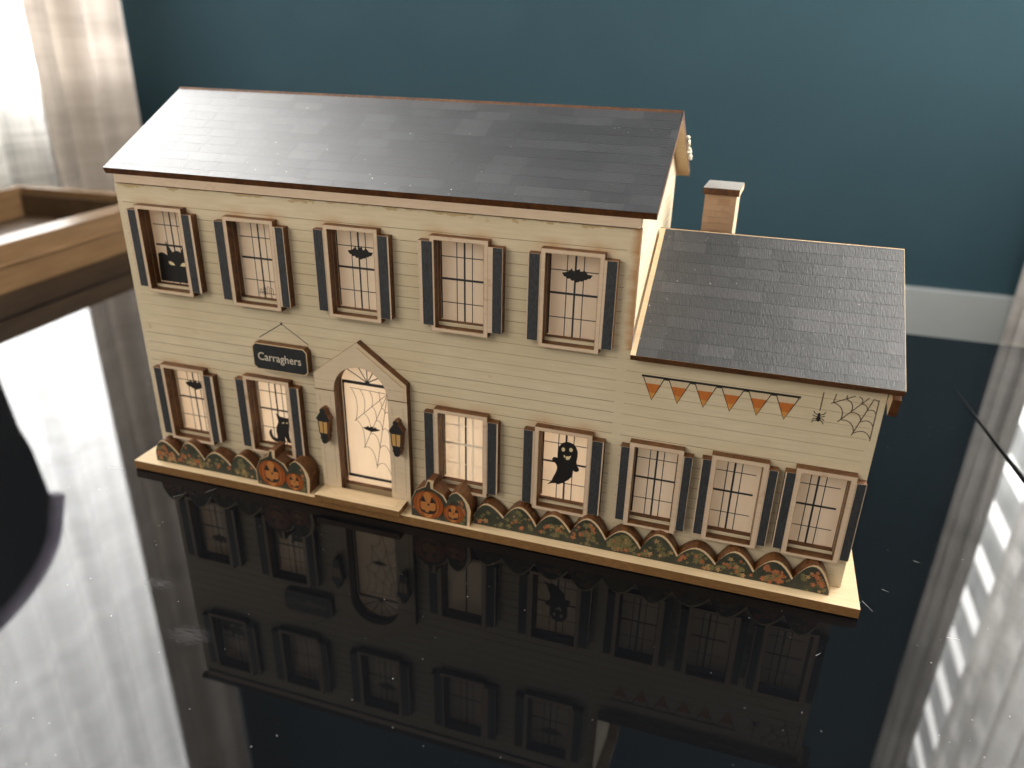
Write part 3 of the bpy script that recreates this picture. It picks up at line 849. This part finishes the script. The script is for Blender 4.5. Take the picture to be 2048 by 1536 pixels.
# lanterns on the pilasters -------------------------------------------------
def lantern(cx):
    o = [(0, 55.7), (1.1, 55.2), (1.5, 54.2), (1.2, 53.3), (1.6, 53.0), (3.7, 49.9), (3.6, 49.2), (3.0, 48.9), (2.5, 41.3), (2.0, 40.7), (1.9, 39.6), (2.3, 38.6), (1.6, 37.9), (1.5, 36.6), (0.8, 35.8)]
    out = [(cx + x, z) for x, z in o] + [(cx - x, z) for x, z in reversed(o[1:])]
    root = None
    b_ = MB(); b_.plate(out, -2 * TF, -TF + .05, 'ink', 'burnt')
    root = b_.build('lantern', H)
    for sx in (-1, 1):
        g_ = MB(); g_.plate([(cx + sx * .25, 48.2), (cx + sx * 2.35, 48.2), (cx + sx * 1.95, 41.8), (cx + sx * .25, 41.8)], -2 * TF - .1, -2 * TF + .02, 'lampglass', 'lampglass')
        g_.build('lantern_glass', root)
lantern(109.4); lantern(149.3)

# name sign -----------------------------------------------------------------
sgn = put('name_sign', None, (85.6, 0, 70), H, label='black sign reading Carraghers hung from a printed string')
b = MB()
cxs = [(72.0, 70.0), (99.4, 70.0), (101.2, 71.6), (101.2, 82.4), (99.6, 84.2), (71.9, 84.2), (70.1, 82.4), (70.1, 71.7)]
b.plate(cxs, -TF, .06, 'raw', 'burnt')
b.build('sign_board', sgn)
b = MB()
b.plate([(85.65 + (x - 85.65) * .965, 77.1 + (z - 77.1) * .93) for x, z in cxs], -TF - .1, -TF + .02, 'signface', 'signface')
b.build('sign_face', sgn)
b = MB()
b.strip([(72.5, 85.6), (86.0, 94.3), (100.2, 85.2)], .45, -.06, 'slate'); b.ell(86.0, 94.4, .65, .65, -.08, 'slate', 12)
b.build('sign_string', sgn)
cu = bpy.data.curves.new('lettering', 'FONT'); cu.body = 'Carraghers'; cu.size = 1.0; cu.offset = 0.008; cu.resolution_u = 4
tmp = bpy.data.objects.new('lettering_curve', cu); COL.objects.link(tmp)
dg = bpy.context.evaluated_depsgraph_get()
me = bpy.data.meshes.new_from_object(tmp.evaluated_get(dg))
bpy.data.objects.remove(tmp)
xs = [v.co.x for v in me.vertices]; ys = [v.co.y for v in me.vertices]
x0, x1 = min(xs), max(xs)
hcap = 0.70
for v in me.vertices:
    X = 73.3 + (v.co.x - x0) / (x1 - x0) * 24.4
    Z = 75.3 + v.co.y / hcap * 4.15
    v.co = ((X - 85.65) * .001, (-TF - .16) * .001, (Z - 75) * .001)
me.materials.clear(); me.materials.append(M['signtext'])
put('lettering', me, (85.65, 0, 75), sgn)

# hedges and pumpkins ----------------------------------------------------------
def scallop(xv, zv, xp, zp, n=9):
    """valleys xv/zv (n+1), peaks zp -> top line"""
    pts = []
    for i in range(len(xp)):
        for j in range(n):
            t = j / n
            xm = (xp[i] - xv[i]) / (xv[i + 1] - xv[i])
            u = .5 * t / xm if t < xm else .5 + .5 * (t - xm) / (1 - xm)
            zb_ = zv[i] * (1 - t) + zv[i + 1] * t
            pts.append((xv[i] + (xv[i + 1] - xv[i]) * t, zb_ + (zp[i] - zb_) * math.sin(math.pi * u) ** .92))
    pts.append((xv[-1], zv[-1]))
    return pts
def inside(p, poly):
    x, z = p; c = False; j = len(poly) - 1
    for i in range(len(poly)):
        if (poly[i][1] > z) != (poly[j][1] > z) and x < (poly[j][0] - poly[i][0]) * (z - poly[i][1]) / (poly[j][1] - poly[i][1]) + poly[i][0]: c = not c
        j = i
    return c
def leaves(b, area_, n, y, rnd, size=(1.0, 1.9), clump=True, keep=None):
    xs = [p[0] for p in area_]; zs = [p[1] for p in area_]
    tries = 0; done = 0; cl = []
    while done < n and tries < n * 40:
        tries += 1
        if clump and cl and rnd.random() < .42:
            c = rnd.choice(cl); p = (c[0] + rnd.gauss(0, 2.0), c[1] + rnd.gauss(0, 1.6)); mk = c[2]
        else:
            p = (rnd.uniform(min(xs), max(xs)), rnd.uniform(min(zs), max(zs)))
            mk = rnd.choice(('leaf1', 'leaf1', 'leaf2', 'leaf2', 'leaf2', 'leaf3'))
        r = rnd.uniform(*size)
        if not all(inside((p[0] + dx, p[1] + dz), area_) for dx, dz in ((r, 0), (-r, 0), (0, r), (0, -r), (.7 * r, .7 * r), (-.7 * r, .7 * r))): continue
        if keep and not keep(p): continue
        cl.append((p[0], p[1], mk)); a0 = rnd.uniform(0, 6.28); m_ = 5
        pts = []
        for i in range(2 * m_):
            rr = r * (1.0 if i % 2 == 0 else .52) * rnd.uniform(.8, 1.1)
            t = a0 + math.pi * i / m_
            pts.append((p[0] + rr * math.cos(t), p[1] + rr * math.sin(t)))
        vs = [(p[0], y - .0015 * done, p[1])] + [(q[0], y - .0015 * done, q[1]) for q in pts]
        b.add(vs, [(0, 1 + i, 1 + (i + 1) % (2 * m_)) for i in range(2 * m_)], mk)
        done += 1
def hedge(xv, zv, xp, zp, yf, label, seed):
    rnd = random.Random(seed)
    root = put('hedge', None, ((xv[0] + xv[-1]) / 2, yf, ZB), H, label=label)
    top_ = scallop(xv, zv, xp, zp)
    out = top_ + [(xv[-1], ZB), (xv[0], ZB)]
    b = MB(); b.plate(out, yf, yf + T, 'raw', 'burnt'); b.build('front_layer', root)
    b = MB(); b.plate(out, yf + T + .06, yf + 2 * T + .06, 'burnt', 'burnt'); b.build('back_layer', root)
    ins = [(x - .5, z - .95) for x, z in top_]
    ins[0] = (xv[0] + .1, ins[0][1]); ins[-1] = (xv[-1] - .35, ins[-1][1])
    pr = ins + [(xv[-1] - .35, ZB + .1), (xv[0] + .1, ZB + .1)]
    b = MB(); b.poly(pr, yf - .06, 'hedge')
    leaves(b, pr, int((xv[-1] - xv[0]) * 2.1), yf - .09, rnd, (.8, 1.9))
    b.build('leaf_print', root)
hedge([189.4, 205, 221.5, 238.4, 255.5, 271.9, 288.8, 305.9, 322.6, 339, 354.8], [10.5, 12.6, 11.4, 11.9, 11.8, 10.7, 10.7, 10.3, 10.5, 10.8, 8.5],
      [196.5, 213, 229.8, 246.5, 263.4, 279.6, 297, 313.6, 330.8, 347], [18.6, 20.3, 19.5, 21.3, 18.3, 20.2, 16.9, 19.0, 18.4, 19.9], -7.5, 'long scalloped leaf hedge under the ghost window and wing', 11)
hedge([1.5, 17.4, 34.1, 50.7, 66.4], [11.5, 12.2, 12.2, 12.0, 12.4], [7.6, 25.1, 41.6, 57.2], [19.3, 21.2, 18.2, 19.7], -8.5, 'short scalloped hedge under the two left windows', 12)

PKO = [(157.3, 5.45), (157.4, 14.9), (160.3, 20.9), (165.1, 23.8), (166.1, 26.3), (166.7, 27.9), (170.0, 27.9), (169.6, 26.0), (169.5, 23.2), (173.5, 21.3), (175.0, 20.6), (176.7, 17.2), (177.9, 21.0), (179.7, 22.9), (181.8, 24.0), (184.2, 22.8), (186.3, 20.9), (188.2, 17.8), (189.1, 14.4), (188.3, 5.45)]
def pumpkin_face(b, cx, cz, s, y):
    f = lambda pts: [(cx + (x - 166.8) * s, cz + (z - 13.4) * s) for x, z in pts]
    b.poly(f([(162.2, 15.0), (164.2, 18.6), (165.7, 14.8)]), y, 'ink'); b.poly(f([(167.7, 14.7), (168.7, 18.5), (171.0, 15.2)]), y, 'ink')
    b.poly(f([(166.2, 14.1), (167.8, 14.2), (166.9, 12.6)]), y, 'ink')
    b.poly(f([(161.8, 11.7), (163.5, 10.2), (165.1, 9.8), (165.4, 8.9), (167.0, 9.0), (167.1, 10.3), (169.7, 10.3), (171.8, 12.4), (170.6, 9.8), (169.0, 8.4), (166.6, 7.9), (164.6, 8.2), (162.9, 9.4)]), y, 'ink')
def pumpkins(dx, label, seed):
    rnd = random.Random(seed); yf = -10.8
    root = put('pumpkin_pair', None, (173 + dx, yf, ZB), H, label=label)
    out = [(x + dx, z) for x, z in PKO]
    b = MB(); b.plate(out, yf, yf + T, 'raw', 'burnt'); b.build('front_layer', root)
    for k in (1, 2):
        b = MB(); b.plate([(x + dx, z) for x, z in PKO], yf + k * (T + .06), yf + k * (T + .06) + T, 'burnt', 'burnt'); b.build('back_layer', root)
    b = MB()
    pr = [(157.4, 5.5), (157.5, 14.7), (160.4, 20.7), (165.0, 23.4), (169.4, 22.8), (173.2, 20.9), (174.6, 19.6), (176.4, 16.4), (177.5, 20.2), (179.6, 22.5), (181.8, 23.3), (184.2, 21.6), (186.0, 18.8), (187.2, 14.0), (187.0, 5.5)]
    pr = [(x + dx, z) for x, z in pr]
    b.poly(pr, yf - .05, 'hedge')
    leaves(b, pr, 34, yf - .06, rnd, (.8, 1.7), keep=lambda p: p[0] - dx > 182 or p[0] - dx < 160)
    b.poly([(x + dx, z) for x, z in ((164.9, 21.6), (165.9, 24.6), (166.9, 27.2), (168.0, 26.8), (167.9, 24.4), (168.6, 21.6))], yf - .14, 'stem')
    b.poly([(x + dx, z) for x, z in ((178.6, 16.4), (179.3, 18.9), (180.6, 18.7), (181.2, 16.4))], yf - .14, 'stem')
    b.build('leaf_print', root)
    for cx, cz, s in ((166.75 + dx, 13.55, 1.0), (180.1 + dx, 11.1, .655)):
        b = MB(); y0 = yf - .16
        b.ell(cx, cz, 8.25 * s, 8.1 * s, y0, 'pkl'); b.ell(cx, cz, 8.0 * s, 7.85 * s, y0 - .02, 'pk1')
        b.ell(cx - .2 * s, cz, 6.3 * s, 7.8 * s, y0 - .04, 'pkl'); b.ell(cx - .2 * s, cz, 6.05 * s, 7.65 * s, y0 - .06, 'pk2')
        b.ell(cx - .2 * s, cz, 4.7 * s, 7.7 * s, y0 - .08, 'pkl'); b.ell(cx - .2 * s, cz, 4.5 * s, 7.6 * s, y0 - .1, 'pk1')
        b.ell(cx - .2 * s, cz - .1 * s, 3.3 * s, 7.6 * s, y0 - .12, 'pk3')
        b.poly([(cx - 3.8 * s, cz - 4.2 * s), (cx + 3.6 * s, cz - 4.2 * s), (cx + 3.8 * s, cz + 1.2 * s), (cx - 3.8 * s, cz + 1.2 * s)], y0 - .13, 'pk3')
        pumpkin_face(b, cx, cz, s, y0 - .16)
        b.build('pumpkin', root)
pumpkins(0, 'jack o lantern pair right of the door', 21)
pumpkins(-88.9, 'jack o lantern pair left of the door', 22)

# side walls and inside -------------------------------------------------------
def clip(poly, fns):
    """Cut a convex polygon (y,z) by half planes fn(y,z) <= 0."""
    for fn in fns:
        out = []
        for i in range(len(poly)):
            p, q = poly[i], poly[(i + 1) % len(poly)]
            a, c = fn(*p), fn(*q)
            if a <= 0: out.append(p)
            if (a < 0) != (c < 0) and a != c:
                t = a / (a - c); out.append((p[0] + (q[0] - p[0]) * t, p[1] + (q[1] - p[1]) * t))
        poly = out
        if len(poly) < 3: return None
    return poly
TAN = 0.5224
def side_plate(name, prof, x0, x1, mk0, mk1, parent, edge='burnt'):
    b_ = MB(); b_.plate([(y_, z_) for y_, z_ in prof], x0, x1, mk0, edge, mk1)
    b_.v = [(y_, x_, z_) for x_, y_, z_ in b_.v]; b_.f = [f[::-1] for f in b_.f]
    return b_.build(name, parent)
prof = [(T + .05, ZB), (118, ZB), (118, 161.9), (60.2, 192.3), (T + .05, 162.6)]
side_plate('gable_wall', prof, .1, T, 'siding', 'raw', H)
gw = side_plate('gable_wall', prof, 253.6, 256.9, 'raw', 'groove', H)
tops2 = [200 - PITCH * k for k in range(20)]
for zt, zb_ in zip(tops2, tops2[1:]):
    p = clip([(T + .05, zb_ + .15), (118, zb_ + .15), (118, zt - .15), (T + .05, zt - .15)],
             [lambda y_, z_: z_ - (161.0 + TAN * y_), lambda y_, z_: z_ - (192.4 - TAN * (y_ - 60.2))])
    if p: side_plate('siding_board', p, 256.9, 257.4, 'siding', 'siding', gw, 'siding')
wt = 0.578
wprof = [(T + .05, ZB), (118, ZB), (118, 107), (61.5, 139.8), (T + .05, 106.2)]
side_plate('gable_wall', wprof, 356.6, 359.8, 'raw', 'siding', H)
b = MB(); b.box(T + .1, 253.5, T + 2.2, 118, 83, 86, 'raw'); b.build('upper_floor', H)

# eave fascia board of the main roof
b = MB(); b.box(1.3, 257.6, -1.0, T, 157.0, 160.9, ('trim', 'raw', 'burnt', 'burnt', 'burnt', 'burnt')); b.build('fascia_board', H)
b = MB(); b.obox((360.9, -2.6, 92.4), (3.3, 0, 0), (0, 6, 3.1), (0, -2.6, 8.2), ('burnt', 'burnt', 'raw', 'burnt', 'burnt', 'burnt')); b.build('corner_bracket', H)

# roofs -----------------------------------------------------------------------
def roof(name, x0, x1, eave, ridge, pitch_row, shw, first, margin_l, margin_top, under_top, sh_mat, rnd, label, blen, dz_back, side_mats):
    e = Vector((0, eave[0], eave[1])); r = Vector((0, ridge[0], ridge[1]))
    s_ = (r - e).normalized(); ln = (r - e).length; nrm = Vector((0, -s_.z, s_.y))
    b_ = MB()
    o = Vector((x0, eave[0], eave[1])) - nrm * T
    b_.obox(o, (x1 - x0, 0, 0), s_ * ln, nrm * T, ('burnt', 'burnt', side_mats, side_mats, 'raw', under_top))
    rf = b_.build(name, H, label=label)
    org = ORG[rf]
    ang = math.atan2(s_.z, s_.y)
    if under_top != 'under':
        b_ = MB()
        o = Vector((x0 + margin_l, eave[0], eave[1])) + nrm * .03 + s_ * .1
        b_.add([o, o + Vector((x1 - x0 - margin_l - .2, 0, 0)), o + Vector((x1 - x0 - margin_l - .2, 0, 0)) + s_ * (ln - margin_top), o + s_ * (ln - margin_top)], [(0, 1, 2, 3)], 'under')
        b_.build('roof_print', rf)
    cache = {}
    g = .11; th = .035
    L_ = ln - margin_top
    rows = [0.0]; q = first
    while q < L_ - .6: rows.append(q); q += pitch_row
    rows.append(L_)
    a0, a1 = x0 + margin_l + .1, x1 - .15
    for i, (s0, s1) in enumerate(zip(rows, rows[1:])):
        x = a0 - rnd.uniform(.2, .9) * shw
        while x < a1:
            l_, r_ = max(x, a0), min(x + shw, a1)
            x += shw
            if r_ - l_ < 1.5: continue
            w_, h_ = round(r_ - l_ - g, 2), round(s1 - s0 - g, 2)
            if (w_, h_) not in cache:
                m_ = MB(); m_.box(-w_ / 2, w_ / 2, -h_ / 2, h_ / 2, 0, th, sh_mat)
                cache[(w_, h_)] = m_.mesh('shingle', (0, 0, 0))
            c = Vector(((l_ + r_) / 2, 0, 0)) + e + s_ * ((s0 + s1) / 2) + nrm * .04
            o_ = bpy.data.objects.new('shingle', cache[(w_, h_)]); COL.objects.link(o_)
            o_.parent = rf
            o_.location = [(c[k] - org[k]) * .001 for k in range(3)]
            o_.rotation_euler = (ang, 0, 0)
    # rear slope
    sb = Vector((0, s_.y, -s_.z)); nb = Vector((0, s_.z, s_.y))
    top_ = Vector((x0, ridge[0] + .2, ridge[1] + dz_back))
    b_ = MB(); b_.obox(top_ - nb * T, (x1 - x0, 0, 0), sb * blen, nb * T, ('burnt', 'burnt', side_mats, side_mats, 'raw', 'under'))
    b_.build('rear_roof', H)
rnd = random.Random(4)
roof('main_roof', -3.3, 263.6, (-2.2, 163.66), (60, 196.15), 6.55, 16.2, 4.2, 0, 0, 'under', 'shingle', rnd, 'dark shingled main roof with brown eave edge', 77, 1.0, 'burnt')
roof('wing_roof', 258.6, 364.75, (-6.0, 104.97), (61.72, 144.14), 6.6, 14.6, 4.3, 2.3, .5, 'raw', 'shingle2', rnd, 'lower shingled roof of the wing', 66, .2, 'raw')

# chimney ------------------------------------------------------------------------
ch = put('chimney', None, (283.6, 104, 112), H, label='pink brick chimney with dark cap behind the wing roof')
rot = math.radians(-3)
def chm(name, b_, org):
    o = put(name, b_.mesh(name, (0, 0, 0)), org, ch)
    return o
ch.rotation_euler = (0, 0, rot)
def cb(x0, x1, y0, y1, z0, z1, mk, name):
    b_ = MB(); b_.box(x0, x1, y0, y1, z0, z1, mk)
    o = bpy.data.objects.new(name, b_.mesh(name, (0, 0, 0))); COL.objects.link(o); o.parent = ch
    return o
cb(-7.7, 7.7, -12, 8, 0, 44.2, ('mortar', 'mortar', 'mortar', 'raw', 'mortar', 'mortar'), 'stack')
cb(-8.9, 8.9, -13.8, 10, 44.2, 47.3, ('burnt', 'burnt', 'burnt', 'raw', 'burnt', 'under'), 'cap')
b = MB(); b.box(-8.7, 8.7, -13.6, 9.8, 47.3, 47.45, 'capglare')  # thin pale sheet, painted glare over the cap top
o = bpy.data.objects.new('cap_print', b.mesh('cap_print', (0, 0, 0))); COL.objects.link(o); o.parent = ch
b = MB(); b.box(-3.05, 3.05, -.14, .14, -1.45, 1.45, 'brick'); bm_full = b.mesh('brick', (0, 0, 0))
b = MB(); b.box(-1.45, 1.45, -.14, .14, -1.45, 1.45, 'brick'); bm_half = b.mesh('brick', (0, 0, 0))
for i in range(10):
    z = 16 + 3.1 * i
    xs = [(-4.55, bm_full), (1.75, bm_full), (6.2, bm_half)] if i % 2 == 0 else [(-6.2, bm_half), (-1.75, bm_full), (4.55, bm_full)]
    for x, mm in xs:
        if z > 43: continue
        o = bpy.data.objects.new('brick', mm); COL.objects.link(o); o.parent = ch
        o.location = (x * .001, -.01208, min(z, 42.6) * .001)

# dried glue fuzz on the rear roof end
bm = bmesh.new()
rg = random.Random(5)
for k in range(9):
    t = k / 8
    mtx = Matrix.Translation(((263.9 + rg.uniform(0, 1.2)) * .001, (84 + 24 * t) * .001, (184.0 - 12.5 * t - 1.0 + rg.uniform(-.6, .6)) * .001)) @ Matrix.Diagonal((rg.uniform(.4, 1.1), rg.uniform(.6, 1.5), rg.uniform(.5, 1.4), 1))
    bmesh.ops.create_icosphere(bm, subdivisions=2, radius=.001, matrix=mtx)
for v in bm.verts: v.co += Vector((rg.gauss(0, 1), rg.gauss(0, 1), rg.gauss(0, 1))) * .00018
me = bpy.data.meshes.new('glue_blob'); bm.to_mesh(me); bm.free(); me.materials.append(M['glue'])
for v in me.vertices: v.co -= Vector((.264, .096, .177))
put('glue_blob', me, (264, 96, 177), H)
